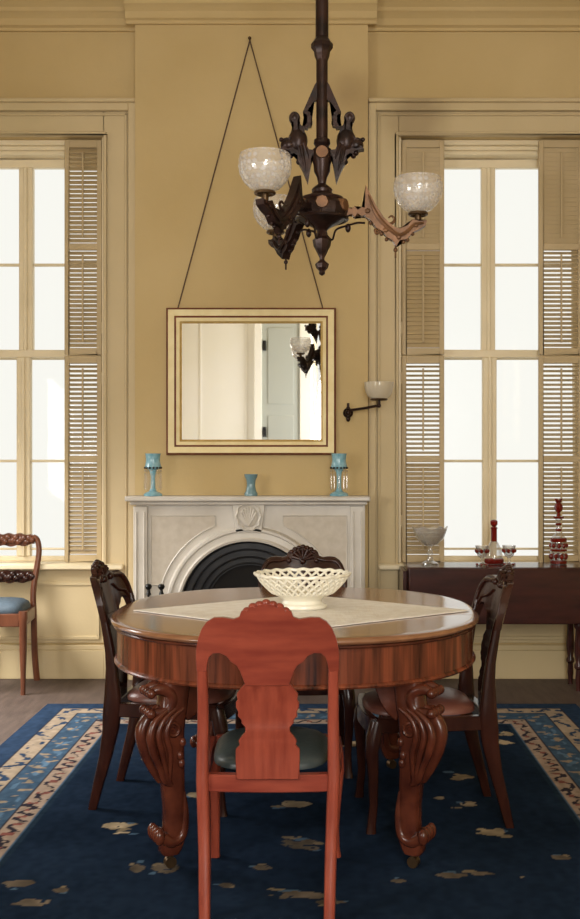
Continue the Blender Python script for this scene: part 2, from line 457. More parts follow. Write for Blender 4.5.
shutter('tan louvered shutter between the gas bracket and the right window, behind the chandelier globe', W2[0]+.024, WX(444, 6.19), (math.radians(-64), math.radians(58), math.radians(20), math.radians(34)), -1)
shutter('tan louvered shutter at the far right edge of the photo, behind the tall red decanter', WX(538.5, 6.19), W2[1]-.024, (math.radians(-64), math.radians(32), math.radians(22), math.radians(24)), 1)

# ------------------------------------------------------------------ fireplace
FYB = BY; FYF = BY-.13
def mantel():
    D = FYF
    r = thing('mantelpiece', 'white marble fireplace mantel with arched black opening under the mirror', 'fireplace', (WX(249, D), BY, 0))
    X = lambda px: WX(px, D) - r.location.x
    zt = WZ(501, D); x0, x1 = X(136), X(365)
    def P(n, bm, m, bev=.004, par=None): return obj(n, bm, m, par or r, bevel=bev)
    bm = B()
    box(bm, X(127), X(370), -.21, 0, zt, zt+.03); box(bm, X(131), X(367), -.175, 0, zt-.022, zt)
    P('shelf', bm, M_MARBLE, .008)
    R = .395; zsp = WZ(541, D) - R; xc = 0
    # face slab with arched hole
    bm = B(); n = 32
    ar = [(xc + R*math.cos(PI*k/n), zsp + R*math.sin(PI*k/n)) for k in range(n+1)]
    front = [[], []]
    for y in (-.13, 0):
        inner = [bm.verts.new((a, y, z)) for a, z in [(R, 0)] + ar + [(-R, 0)]]
        outer = []
        for a, z in [(R, 0)] + ar + [(-R, 0)]:
            if z <= zsp + 1e-6: outer.append((x1 if a > 0 else x0, z))
            else:
                dx, dz = a, z - zsp
                t = min((x1/dx) if dx > 1e-6 else (x0/dx if dx < -1e-6 else 9e9), (zt-.022-zsp)/dz)
                outer.append((dx*t, zsp + dz*t))
        # snap nearest samples to the corners
        for cx in (x1, x0):
            i = min(range(len(outer)), key=lambda i: (outer[i][0]-cx)**2 + (outer[i][1]-(zt-.022))**2); outer[i] = (cx, zt-.022)
        ov = [bm.verts.new((a, y, z)) for a, z in outer]
        for i in range(len(inner)-1): bm.faces.new((inner[i], ov[i], ov[i+1], inner[i+1]))
        front[0 if y < -.1 else 1] = (inner, ov)
    for w in (0, 1):
        a, c = front[0][w], front[1][w]
        for i in range(len(a)-1): bm.faces.new((a[i], a[i+1], c[i+1], c[i]))
    for i in (0, -1): bm.faces.new((front[0][0][i], front[0][1][i], front[1][1][i], front[1][0][i]))
    P('surround', bm, M_MARBLE, 0)
    # projecting arch moulding
    bm = B()
    prof = [(0, -.13), (0, -.158), (.012, -.162), (.022, -.152), (.052, -.150), (.060, -.160), (.072, -.160), (.08, -.146), (.085, -.13)]
    path = [(1, 0, 0.01)] + [(math.cos(PI*k/n), math.sin(PI*k/n), zsp) for k in range(n+1)] + [(-1, 0, 0.01)]
    loft(bm, [[((R+o)*cx, y, zz + (R+o)*cz) for o, y in prof] for cx, cz, zz in path], caps=True)
    P('arch_moulding', bm, M_MARBLE, 0)
    # spandrel panels: raised fillet along a triangle with one curved side
    for s in (-1, 1):
        bm = B(); Ro = R + .125
        a0, a1 = math.radians(16), math.radians(68)
        arc = [(s*Ro*math.cos(a), zsp + Ro*math.sin(a)) for a in [a0 + (a1-a0)*k/14 for k in range(15)]]
        xo = s*(x1 - .105); zo = zt - .085
        arc = [(a, z) for a, z in arc if abs(a) < abs(xo) - .01 and z < zo - .005]
        pts = arc + [(arc[-1][0], zo), (xo, zo), (xo, arc[0][1])]
        prism(bm, pts, .006, lambda a, c, t: (a, -.132 + t, c))
        P('spandrel_panel', bm, M_MARBLE_IN, 0)
        bm = B(); cp = pts + [pts[0]]
        tube(bm, [(a, -.133, z) for a, z in cp], .005, 6)
        P('panel_moulding', bm, M_MARBLE, 0)
        # pilaster
        bm = B(); xa, xb = sorted((s*(x1-.005), s*(x1-.085)))
        box(bm, xa, xb, -.15, -.13, .14, zt-.03); box(bm, xa-.0, xb+.0, -.165, -.13, 0, .14)
        for q in (.012, .058): box(bm, xa+q, xa+q+.01, -.157, -.15, .18, zt-.06)
        P('pilaster', bm, M_MARBLE)
    # keystone cartouche
    bm = B(); zk = WZ(516, D); hw, hh = .085, .095
    prism(bm, [(-.075, zk-hh), (.075, zk-hh), (.095, zk+hh*.9), (-.095, zk+hh*.9)], .03, lambda a, c, t: (a, -.145+t, c))
    ks = P('keystone', bm, M_MARBLE)
    bm = B()
    pts = [(.068*math.cos(t)*(1+.05*math.cos(10*t)), -.165, zk + .078*math.sin(t)*(1+.05*math.cos(10*t))) for t in [2*PI*k/60 for k in range(61)]]
    tube(bm, pts, .008, 6)
    ball(bm, (0, -.160, zk), .055, 1, .22, 1.15)
    for k in range(7):
        a = math.radians(30 + 20*k); tube(bm, [(0, -.172, zk-.055), (.05*math.cos(a), -.17, zk-.01+.062*math.sin(a))], [.004, .008], 6)
    obj('cartouche', bm, M_MARBLE, ks)
    # iron insert with stepped rings
    bm = B()
    def band(r0, r1, y0, y1):
        pr = [(r0, y1), (r0, y0), (r1, y0), (r1, y1)]
        loft(bm, [[(rr*cx, y, zz + rr*cz) for rr, y in pr] for cx, cz, zz in path])
    band(.345, .393, -.10, -.02); band(.30, .345, -.075, -.02); band(.25, .30, -.05, -.02)
    for rr, y in ((.385, -.102), (.345, -.10), (.300, -.077), (.262, -.052)):
        tube(bm, [(rr*cx, y, zz + rr*cz) for cx, cz, zz in path], .006, 6)
    ins = P('iron_insert', bm, M_IRON, 0)
    bm = B()
    pts = [(.25, .01)] + [(.25*math.cos(PI*k/20), zsp + .25*math.sin(PI*k/20)) for k in range(21)] + [(-.25, .01)]
    prism(bm, pts, .012, lambda a, c, t: (a, -.02+t, c)); 
    P('fireback', bm, M_SOOT, 0)
    return zt + .03
MZ = mantel()

# fire irons standing against the left leg of the mantel
def fire_iron(px, label, kind):
    D = 5.80; x = WX(px, D)
    r = thing('fire_iron', label, 'fire tool', (x, D, 0), 0, 'fire irons against the mantel')
    zt = WZ(585, D)
    bm = B(); tube(bm, [(0, -.03, .0), (0, .05, zt-.05)], .006, 8)
    if kind: box(bm, -.03, .03, -.05, -.012, 0, .012)
    obj('shaft', bm, M_BLACK, r)
    bm = B(); lathe(bm, [(.005, -.055), (.016, -.045), (.012, -.035), (.008, -.02), (.016, -.012), (.020, 0), (.014, .012), (0, .016)], 12, (0, .05, zt-.014))
    obj('handle', bm, M_BLACK, r)
fire_iron(147, 'black knob-handled fire iron standing left of its twin against the mantel', 0)
fire_iron(160, 'black knob-handled fire iron nearest the fireplace opening', 1)

# ------------------------------------------------------------------ mirror
def mirror():
    D = BY; X0, X1, Z1, Z0 = WX(167, D), WX(336, D), WZ(308.5, D), WZ(455, D)
    xc, zc = (X0+X1)/2, (Z0+Z1)/2
    r = thing('wall_mirror', 'rectangular gilt and cream framed mirror hung above the mantel', 'mirror', (xc, BY, Z0))
    hx, hz = (X1-X0)/2, (Z1-Z0)/2; oz = zc - Z0
    def ringframe(o0, o1, y0, y1, m, n):
        bm = B()
        prof = [(o0, 0), (o0, y0), (o1, y1), (o1, 0)]
        rings = []
        for sx, sz in ((1, 1), (-1, 1), (-1, -1), (1, -1), (1, 1)):
            rings.append([(sx*(hx-o), -y, oz + sz*(hz-o)) for o, y in prof])
        loft(bm, rings, caps=False)
        return obj(n, bm, m, r, smooth=0)
    ringframe(0, .012, .03, .045, M_REDWOOD, 'outer_edge')
    ringframe(.012, .047, .043, .036, M_CREAMGILT, 'cream_band')
    ringframe(.047, .058, .030, .034, M_REDWOOD, 'dark_bead')
    ringframe(.058, .078, .032, .026, M_CREAMGILT, 'gilt_slope')
    ringframe(.078, .090, .028, .018, M_GOLD, 'gilt_bead')
    bm = B(); box(bm, -hx+.085, hx-.085, -.016, -.004, oz-hz+.085, oz+hz-.085)
    obj('mirror_glass', bm, M_MIRROR, r, smooth=0)
    nz = WZ(41, D) - Z0; nx = WX(250, D) - xc
    bm = B()
    for px in (178, 323): tube(bm, [(WX(px, D)-xc, -.012, 2*hz-.005), (nx, -.012, nz)], .0042, 6)
    obj('hanging_cord', bm, M_CORD, r)
    bm = B(); tube(bm, [(nx, 0, nz+.002), (nx, -.03, nz+.004)], .004, 8); ball(bm, (nx, -.032, nz+.004), .010)
    obj('picture_nail', bm, M_BRASS, r)
mirror()

# ------------------------------------------------------------------ mantel ornaments
def lustre(px, label, group):
    D = FYF - .03; H = (497-456)*D/F + .008
    r = thing('candle_lustre', label, 'lustre', (WX(px, D), D, MZ), 0, group)
    bm = B(); lathe(bm, [(.0, 0), (.052, 0), (.054, .010), (.044, .018), (.022, .028), (.014, .045), (.013, .11), (.018, .135), (.024, .15)], 20); obj('stem', bm, M_BLUEG, r)
    bm = B(); lathe(bm, [(.020, .148), (.036, .152), (.047, .165), (.044, .178), (.040, .20), (.043, .235), (.046, H), (.040, H), (.036, .20), (0, .18)], 20); bw = obj('bowl', bm, M_BLUEG, r)
    bm = B()
    for k in range(14):
        t = 2*PI*k/14; ball(bm, (.047*math.cos(t), .047*math.sin(t), .160), .006, u=8, v=6)
    obj('bead_rim', bm, M_BRONZE, bw)
    for k in range(10):
        t = 2*PI*(k+.5)/10; bm = B(); c, s = .047*math.cos(t), .047*math.sin(t)
        lathe(bm, [(.0, .03), (.006, .045), (.005, .125), (.0, .135)], 6, (c, s, 0)); ball(bm, (c, s, .143), .006, u=8, v=6)
        obj('prism', bm, M_PRISM, r)
    return r
lustre(153, 'blue glass candle lustre with hanging prisms on the left end of the mantel shelf', 'blue candle lustres on the mantel')
lustre(339, 'blue glass candle lustre with hanging prisms on the right end of the mantel shelf', 'blue candle lustres on the mantel')
D = FYF - .02
b = B(); lathe(b, [(0, 0), (.037, 0), (.039, .012), (.030, .028), (.024, .06), (.027, .09), (.036, .108), (.039, .124), (.034, .124), (.022, .09), (.018, .06), (0, .03)], 20)
tag(obj('spill_vase', b, M_BLUEG2, loc=(WX(251, D), D, MZ)), 'small waisted blue glass vase at the middle of the mantel shelf', 'vase')

# ------------------------------------------------------------------ gas bracket
def bracket():
    x, z = WX(348, BY), WZ(413, BY)
    r = thing('gas_wall_bracket', 'small swing-arm gas bracket with a white glass shade right of the mirror', 'wall lamp', (x, BY, z))
    bm = B(); lathe(bm, [(.030, 0), (.030, .008), (.018, .014), (.010, .02), (.010, .045)], 16)
    o = obj('wall_plate', bm, M_BRONZE, r); o.rotation_euler = (PI/2, 0, 0)
    bm = B(); tube(bm, [(0, -.045, -.035), (0, -.045, .055)], .008, 10); ball(bm, (0, -.045, 0), .017); ball(bm, (0, -.045, -.035), .013, sz=1.4); ball(bm, (0, -.045, .025), .012)
    obj('swivel', bm, M_BRONZE, r)
    dx = WX(379, 5.90) - x; e = (dx, 5.90-BY, .035)
    bm = B(); tube(bm, [(0, -.045, .012), (dx*.5, (e[1]-.045)/2, .022), e], .008, 8); ball(bm, e, .013); tube(bm, [e, (e[0], e[1], e[2]+.03)], .008, 8)
    obj('arm', bm, M_BRONZE, r)
    c = (e[0], e[1], e[2]+.035)
    bm = B(); torus(bm, c, .045, .0055)
    for k in range(3):
        t = 2*PI*k/3; tube(bm, [c, (c[0]+.045*math.cos(t), c[1]+.045*math.sin(t), c[2])], .004, 6)
    obj('gallery', bm, M_BRASS, r)
    bm = B(); lathe(bm, [(.044, 0), (.064, .018), (.078, .045), (.083, .07), (.084, .098), (.080, .098), (.075, .05), (.042, .004)], 28, c, caps=False)
    obj('glass_shade', bm, glass('white_bracket_shade', (.98, .97, .95), .12, (.92, .88, .78), .42, .06), r)
bracket()

# ------------------------------------------------------------------ chandelier
def chandelier():
    D = 3.6; k = D / F
    X0 = WX(322, D)
    r = thing('gasolier', 'dark bronze three-armed gas chandelier with etched glass globes hanging over the table', 'chandelier', (X0, D, ZC))
    Z = lambda py: WZ(py, D) - ZC
    R = lambda n: n * k
    bm = B()
    lathe(bm, [(R(0), 0), (R(30), 0), (R(30), -.02), (R(22), -.05), (R(10), -.08), (R(6.5), -.11), (R(6.5), Z(38))], 24); rod = obj('rod', bm, M_BRONZE, r)
    bm = B(); lathe(bm, [(R(6), Z(37)), (R(8), Z(40)), (R(11), Z(44)), (R(11), Z(48)), (R(8), Z(52)), (R(7.5), Z(56)), (R(5.5), Z(62))], 8)
    obj('collar', bm, M_BRONZE, rod, smooth=30)
    bm = B(); lathe(bm, [(R(5.8), Z(36)), (R(5.8), Z(139)), (R(8), Z(140)), (R(8.5), Z(144)), (R(6.5), Z(147)), (R(9.5), Z(150)), (R(10), Z(160)), (R(8.5), Z(165)), (R(8), Z(172)), (R(5), Z(178)), (R(4), Z(184)), (R(9), Z(188)), (R(10.5), Z(190)), (R(10), Z(193)), (R(14), Z(196))], 20)
    obj('stem', bm, M_BRONZE, r)
    bm = B(); lathe(bm, [(R(9), Z(194)), (R(15), Z(196)), (R(20), Z(199)), (R(26), Z(206)), (R(27), Z(212)), (R(25), Z(219)), (R(16), Z(224)), (R(8), Z(228)), (R(5), Z(231)), (R(5), Z(232))], 12)
    hub = obj('hub', bm, M_BRONZE, r, smooth=25)
    for i in range(6):
        bm = B(); a = PI/6 + i*PI/3 + .0
        c = Vector((R(24.5)*math.cos(a), R(24.5)*math.sin(a), Z(208)))
        m = Matrix.Translation(c) @ Matrix.Rotation(a, 4, 'Z') @ Matrix.Rotation(PI/2, 4, 'Y')
        bmesh.ops.create_cone(bm, cap_ends=True, segments=8, radius1=R(8), radius2=R(6), depth=.02, matrix=m)
        obj('medallion', bm, M_BRONZE_L, hub, smooth=20)
    for a in (-PI/2, PI/2):
        bm = B(); m = Matrix.Translation((0, R(9.5)*math.sin(a), Z(155))) @ Matrix.Rotation(PI/2, 4, 'X')
        bmesh.ops.create_cone(bm, cap_ends=True, segments=12, radius1=R(6), radius2=R(6), depth=.02, matrix=m)
        obj('medallion', bm, M_BRONZE_L, hub, smooth=20)
    bm = B()
    torus(bm, (0, 0, Z(200)), R(20.5), .007); torus(bm, (0, 0, Z(219)), R(25), .007)
    obj('hub_rim', bm, M_BRONZE, hub)
    bm = B(); lathe(bm, [(R(5), Z(230)), (R(6), Z(237)), (R(9.5), Z(240)), (R(8.5), Z(246)), (R(5), Z(253)), (R(2.5), Z(258)), (R(2.5), Z(260)), (R(7), Z(264)), (R(6), Z(268)), (R(3), Z(271)), (R(3.2), Z(274)), (0, Z(276))], 8)
    obj('pendant', bm, M_BRONZE, r, smooth=25)
    # winged figures and the struts above them
    crop = lambda pts: [((270+u/5.8 - 322.5)*k, Z(60+v/5.8)) for u, v in pts]
    fig = crop([(145,312),(172,326),(172,350),(162,366),(185,385),(200,405),(205,425),(190,440),(205,480),(228,525),(262,530),(262,560),(240,575),(238,625),(222,720),(205,675),(190,640),(165,595),(165,560),(140,545),(125,555),(118,535),(95,530),(60,525),(85,502),(92,475),(112,455),(140,440),(134,405),(142,372),(125,352),(118,338),(128,318)])
    strut = crop([(282,120),(282,235),(262,240),(240,270),(220,300),(238,310),(236,325),(248,335),(240,350),(250,362),(238,375),(242,390),(226,392),(222,404),(205,402),(196,408),(188,392),(206,384),(218,368),(214,345),(218,328),(194,306),(205,280),(238,205),(262,150)])
    for s in (1, -1):
        bm = B(); prism(bm, [(s*a, c) for a, c in fig], .034)
        hx, hz = crop([(145, 338)])[0]; ball(bm, (s*hx, 0, hz), .021, .95, .95, 1.1)
        bx, bz = crop([(165, 470)])[0]; ball(bm, (s*bx, 0, bz), .038, .9, .75, 1.2)
        bx, bz = crop([(110, 495)])[0]; ball(bm, (s*bx, 0, bz), .026, 1.1, .9, .9)
        p = [crop([(105, 452)])[0], crop([(68, 462)])[0]]
        tube(bm, [(s*p[0][0], 0, p[0][1]), (s*p[1][0], 0, p[1][1])], .003, 6); ball(bm, (s*p[1][0], 0, p[1][1]), .008)
        for (u0, v0), (u1, v1) in (((185, 500), (218, 690)), ((200, 490), (236, 610)), ((172, 510), (200, 640))):
            a0, a1 = crop([(u0, v0)])[0], crop([(u1, v1)])[0]
            for w in (-.019, .019): tube(bm, [(s*a0[0], w, a0[1]), (s*a1[0], w*.6, a1[1])], [.007, .004], 6)
        for u, v in ((122, 556), (108, 540), (170, 592), (182, 425)):
            a0 = crop([(u, v)])[0]; ball(bm, (s*a0[0], 0, a0[1]), .010)
        obj('winged_figure', bm, M_BRONZE, r, smooth=30, bevel=.005, seg=1)
        bm = B(); prism(bm, [(s*a, c) for a, c in strut], .022)
        obj('strut', bm, M_BRONZE, r, smooth=30, bevel=.003, seg=1)
    # three arms
    arm = [(345,208),(352,210),(355,207),(358,211),(362,208),(365,209),(366,186),(369,192),(376,206),(384,218),(393,227),(400,229.5),(408,226),(413,220),(420,222),(427,221),(426,226),(420,230),(413,233),(407,240),(400,241),(396.5,247),(393,241),(387,238),(383,232),(377,229),(372,222),(366,217),(365,216),(362,217),(358,214),(355,218),(352,215),(345,217)]
    for n, ang in enumerate((0, math.radians(121.5), math.radians(-123.2))):
        pts = [((px-322.5)*k, Z(py)) for px, py in arm]
        fn = lambda a, c, t: (a, t, c)
        bm = B(); prism(bm, pts, .032, fn)
        for cx, cy in ((382, 221), (378, 232)):          # volutes
            sp = [((cx-322.5)*k + .012*(1-q/14)*math.cos(q*.7), 0, Z(cy) + .012*(1-q/14)*math.sin(q*.7)) for q in range(13)]
            tube(bm, sp, .005, 6)
        tube(bm, [((396-322.5)*k, 0, Z(245)), ((396-322.5)*k, 0, Z(258))], .0035, 6); ball(bm, ((396-322.5)*k, 0, Z(250)), .008)
        for px in (351, 359): ball(bm, ((px-322.5)*k, 0, Z(212)), .016)
        for w in (-.018, .018):
            tube(bm, [((q-322.5)*k, w, Z(y)) for q, y in ((369, 196), (373, 208), (380, 220), (391, 231), (400, 236), (408, 232), (414, 226), (424, 224))], [.003, .006, .008, .008, .007, .007, .006, .004], 6, 4)
            for q, y in ((368, 212), (386, 231), (399, 238), (416, 226)): ball(bm, ((q-322.5)*k, w, Z(y)), .009, 1, .5, 1)
        for q, y in ((371, 223), (376, 230.5), (382, 234), (387, 239.5), (404, 242), (408, 240), (413, 234)): ball(bm, ((q-322.5)*k, 0, Z(y)), .007)
        tube(bm, [((q-322.5)*k, 0, Z(y)) for q, y in ((384, 219), (388, 224), (393, 223), (395, 219), (392, 216), (389, 218))], [.005, .006, .006, .005, .004, .003], 6, 4)
        o = obj('arm', bm, M_BRONZE_L if n == 0 else M_BRONZE, r, smooth=30, bevel=.004, seg=1); o.rotation_euler = (0, 0, ang)
        bm = B(); tube(bm, [(R(3), 0, Z(233)), (R(10), 0, Z(240)), (R(14), 0, Z(230)), (R(24), 0, Z(226)), (R(35), 0, Z(223)), (R(43), 0, Z(223))], .004, 6, 5); ball(bm, (R(26), 0, Z(228)), .010, sz=1.6)
        q = obj('gas_pipe', bm, M_BRONZE, o)
        gx = (418.5-322.5)*k
        bm = B(); tube(bm, [(gx, 0, Z(222)), (gx, 0, Z(213))], .012, 10); torus(bm, (gx, 0, Z(214)), R(8.5), .006)
        for j in range(4):
            t = j*PI/2+.4; tube(bm, [(gx, 0, Z(214)), (gx+R(8.5)*math.cos(t), R(8.5)*math.sin(t), Z(214))], .004, 6)
        obj('gallery', bm, M_BRASS, o)
        pr = [(8, 212), (14, 209.5), (19.5, 204), (23.5, 197), (24.7, 190), (24.4, 184), (23.2, 178.5)]
        bm = B(); lathe(bm, [(R(a), Z(y)) for a, y in pr] + [(R(a)-.0025, Z(y)) for a, y in pr[::-1]], 32, (gx, 0, 0), caps=False)
        obj('glass_globe', bm, M_GLOBE, o)
chandelier()

# ------------------------------------------------------------------ dining table
RUGZ = .008
TC = (-.098, 3.785); TA, TB, TH = .655, .675, .75
def se(t, A, Bq, n=2.35):
    c, s = math.cos(t), math.sin(t)
    return A*math.copysign(abs(c)**(2/n), c), Bq*math.copysign(abs(s)**(2/n), s)
def table():
    r = thing('dining_table', 'polished mahogany oval dining table with deep apron and carved scroll legs', 'table', (TC[0], TC[1], RUGZ))
    H = TH - RUGZ; seam = -.17
    prof = [(.93, H), (.965, H), (.988, H-.002), (.998, H-.007), (1., H-.012), (.996, H-.018), (.986, H-.022), (.93, H-.023)]
    for s in (-1, 1):
        bm = B(); rings = []
        for q, z in prof:
            A, Bq = TA*q, TB*q
            sv = abs(seam)/Bq; t0 = math.asin(sv**(2.35/2))
            lo, hi = (PI+t0, 2*PI-t0) if s < 0 else (-t0, PI+t0)
            N = 72
            ring = []
            for i in range(N+1):
                x, y = se(lo + (hi-lo)*i/N, A, Bq)
                if i in (0, N): y = seam
                ring.append((x, y + s*.0025*(i in (0, N)), z))
            rings.append(ring)
        loft(bm, rings)
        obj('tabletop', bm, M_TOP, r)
    bm = B(); N = 96; q = (TA-.022, TB-.022)
    pr = [(0, H-.023), (0, H-.142), (.006, H-.145), (.010, H-.151), (.006, H-.157), (-.01, H-.159), (-.04, H-.156), (-.04, H-.023)]
    loft(bm, [[(*se(2*PI*i/N, q[0]+o, q[1]+o), z) for i in range(N)] for o, z in pr], caps=False)
    ap = obj('apron', bm, M_APRON, r)
    bm = B(); q2 = (TA-.014, TB-.014)
    tube(bm, [(*se(2*PI*i/N, *q2), H-.029) for i in range(N+1)], .005, 6)
    obj('bead_moulding', bm, M_TABLE, ap)
    zA = H - .155
    for sx in (-1, 1):
        for sy in (-1, 1):
            bx, by = sx*.378, sy*.525
            d = Vector((sx*.88, sy*.47, 0)).normalized(); e = Vector((-d.y, d.x, 0))
            P = lambda o, w, z: Vector((bx, by, z)) + d*o + e*w
            bm = B()
            # body: (outward offset, z, half along d, half across)
            sec = [(-.012, zA+.002, .050, .042), (-.005, zA-.03, .048, .042), (.0, .50, .046, .042), (.018, .465, .058, .044), (.026, .43, .062, .044), (.020, .37, .056, .042), (.008, .31, .045, .038), (-.002, .26, .036, .034), (-.006, .19, .033, .032), (-.006, .13, .034, .032), (.000, .085, .040, .032), (.006, .058, .036, .03), (.006, .045, .028, .026)]
            loft(bm, [ring_sect((bx+d.x*o, by+d.y*o, z), d, e, a, w, 3.2, 20) for o, z, a, w in sec])
            leg = obj('leg', bm, M_TABLE, r, smooth=50)
            bm = B()                                                   # bracket wing against the apron
            prism(bm, [(-.04, zA+.01), (-.125, zA+.01), (-.12, zA-.03), (-.10, zA-.075), (-.075, zA-.11), (-.045, zA-.13), (-.03, zA-.10)], .05, lambda a, c, t: P(a, t, c))
            obj('bracket', bm, M_TABLE, leg, bevel=.006)
            bm = B()
            # C scroll with rolled ends under the apron
            for w in (-.026, .026):
                tube(bm, [P(.078, w, zA-.026), P(.050, w, zA-.018), P(.018, w, zA-.030), P(.010, w, zA-.058), P(.028, w, zA-.088), P(.072, w, zA-.088)], [.013, .018, .021, .021, .018, .012], 10, 5)
            for z in (zA-.027, zA-.089):
                for w in (-.036, -.012, .012, .036): ball(bm, P(.080, w, z), .0155)
            # acanthus ribs on both faces
            for w in (-1, 1):
                for off, rr in ((.0, .011), (-.026, .009), (-.052, .008)):
                    tube(bm, [P(.028+off, w*.040, .505), P(.070+off, w*.046, .475), P(.086+off, w*.046, .43), P(.074+off, w*.046, .375), P(.052+off*.6, w*.042, .325), P(.036+off*.3, w*.036, .285), P(.012, w*.034, .268)], [.006, rr, rr*1.3, rr*1.2, rr, rr, .006], 8, 5)
                sp = [P(.012 + .030*(1-q/16)*math.cos(q*.62), w*.044, .44 + .030*(1-q/16)*math.sin(q*.62)) for q in range(15)]
                tube(bm, sp, .007, 6)
                for j, (o, z) in enumerate(((-.02, .40), (-.012, .36), (-.016, .335))): ball(bm, P(o, w*.042, z), .011, sz=1.4)
            # front edge roll of the knee
            tube(bm, [P(.045, 0, .51), P(.085, 0, .47), P(.098, 0, .43), P(.084, 0, .37), P(.060, 0, .315), P(.038, 0, .275)], [.012, .02, .022, .02, .016, .010], 10, 5)
            # foot scroll
            for w in (-.022, .022):
                tube(bm, [P(-.030, w, .24), P(-.036, w, .17), P(-.026, w, .105), P(.008, w, .088), P(.040, w, .108)], [.006, .012, .016, .020, .020], 8, 5)
            for w in (-.033, -.011, .011, .033): ball(bm, P(.052, w, .112), .017, sz=1.5)
            obj('carved_scroll', bm, M_TABLE, leg, smooth=60)
            bm = B(); tube(bm, [P(.006, -.012, .018), P(.006, .012, .018)], .018, 14); tube(bm, [P(.006, 0, .018), P(.006, 0, .05)], .010, 8)
            obj('caster', bm, M_BRASS, leg)
table()

# lace cloth, a square laid cornerwise
def lace():
    cx, cy = -.075, 3.70; hx, hy = .60, .44; z = TH + .0015
    bm = B(); N = 30; out = []
    corners = [(hx, 0), (0, hy), (-hx, 0), (0, -hy)]
    for i in range(4):
        a, c = corners[i], corners[(i+1) % 4]
        for j in range(N):
            t = j/N; x, y = a[0]+(c[0]-a[0])*t, a[1]+(c[1]-a[1])*t
            s = 1 + .012*math.sin(2*PI*t*15) + random.uniform(-.006, .006)
            out.append((x*s, y*s))
    rings = []
    for q in (1., .99, .93, .90, .6, .3, .02):
        h = .003 if q > .98 else (.0045 if q in (.93,) else .003)
        rings.append([(cx+x*q, cy+y*q, z+h) for x, y in out])
    rings = [[(cx+x, cy+y, z) for x, y in out]] + rings
    loft(bm, rings)
    o = obj('lace_tablecloth', bm, M_LACE)
    tag(o, 'white lace cloth laid cornerwise across the dining table under the porcelain basket', 'tablecloth')
lace()

# porcelain basket
def basket():
    c = (WX(302.5, 3.74), 3.74); z0 = TH + .006; Rm = .166; sy = .88
    r = thing('porcelain_basket', 'creamy pierced porcelain fruit basket standing on the lace cloth', 'fruit bowl', (c[0], c[1], z0))
    bm = B(); lathe(bm, [(.0, .0), (.082, 0), (.088, .006), (.086, .014), (.074, .020), (.070, .030), (.078, .040), (.098, .048), (.112, .056), (.108, .060), (.07, .047), (0, .045)], 40, sy=sy); obj('foot', bm, M_PORC, r)
    def S(u): # u 0..1 up the wall
        return .108 + (Rm-.108)*(u**1.0) + .006*math.sin(PI*u), .056 + .066*u
    bm = B(); n = 30
    for k in range(n):
        for s in (-1, 1):
            pts = []
            for j in range(7):
                u = j/6; R0, z = S(u); t = 2*PI*(k + s*u*2.2)/n
                pts.append((R0*math.cos(t), sy*R0*math.sin(t), z))
            tube(bm, pts, .0046, 6)
    obj('lattice', bm, M_PORC, r)
    bm = B(); pts = []; rs = []
    for k in range(121):
        t = 2*PI*k/120; w = .002*math.cos(20*t); RR = Rm + .004 + w
        pts.append((RR*math.cos(t), sy*RR*math.sin(t), .124 + w))
    tube(bm, pts, .006, 8)
    for k in range(60):
        pass
    obj('rim', bm, M_PORC, r)
basket()

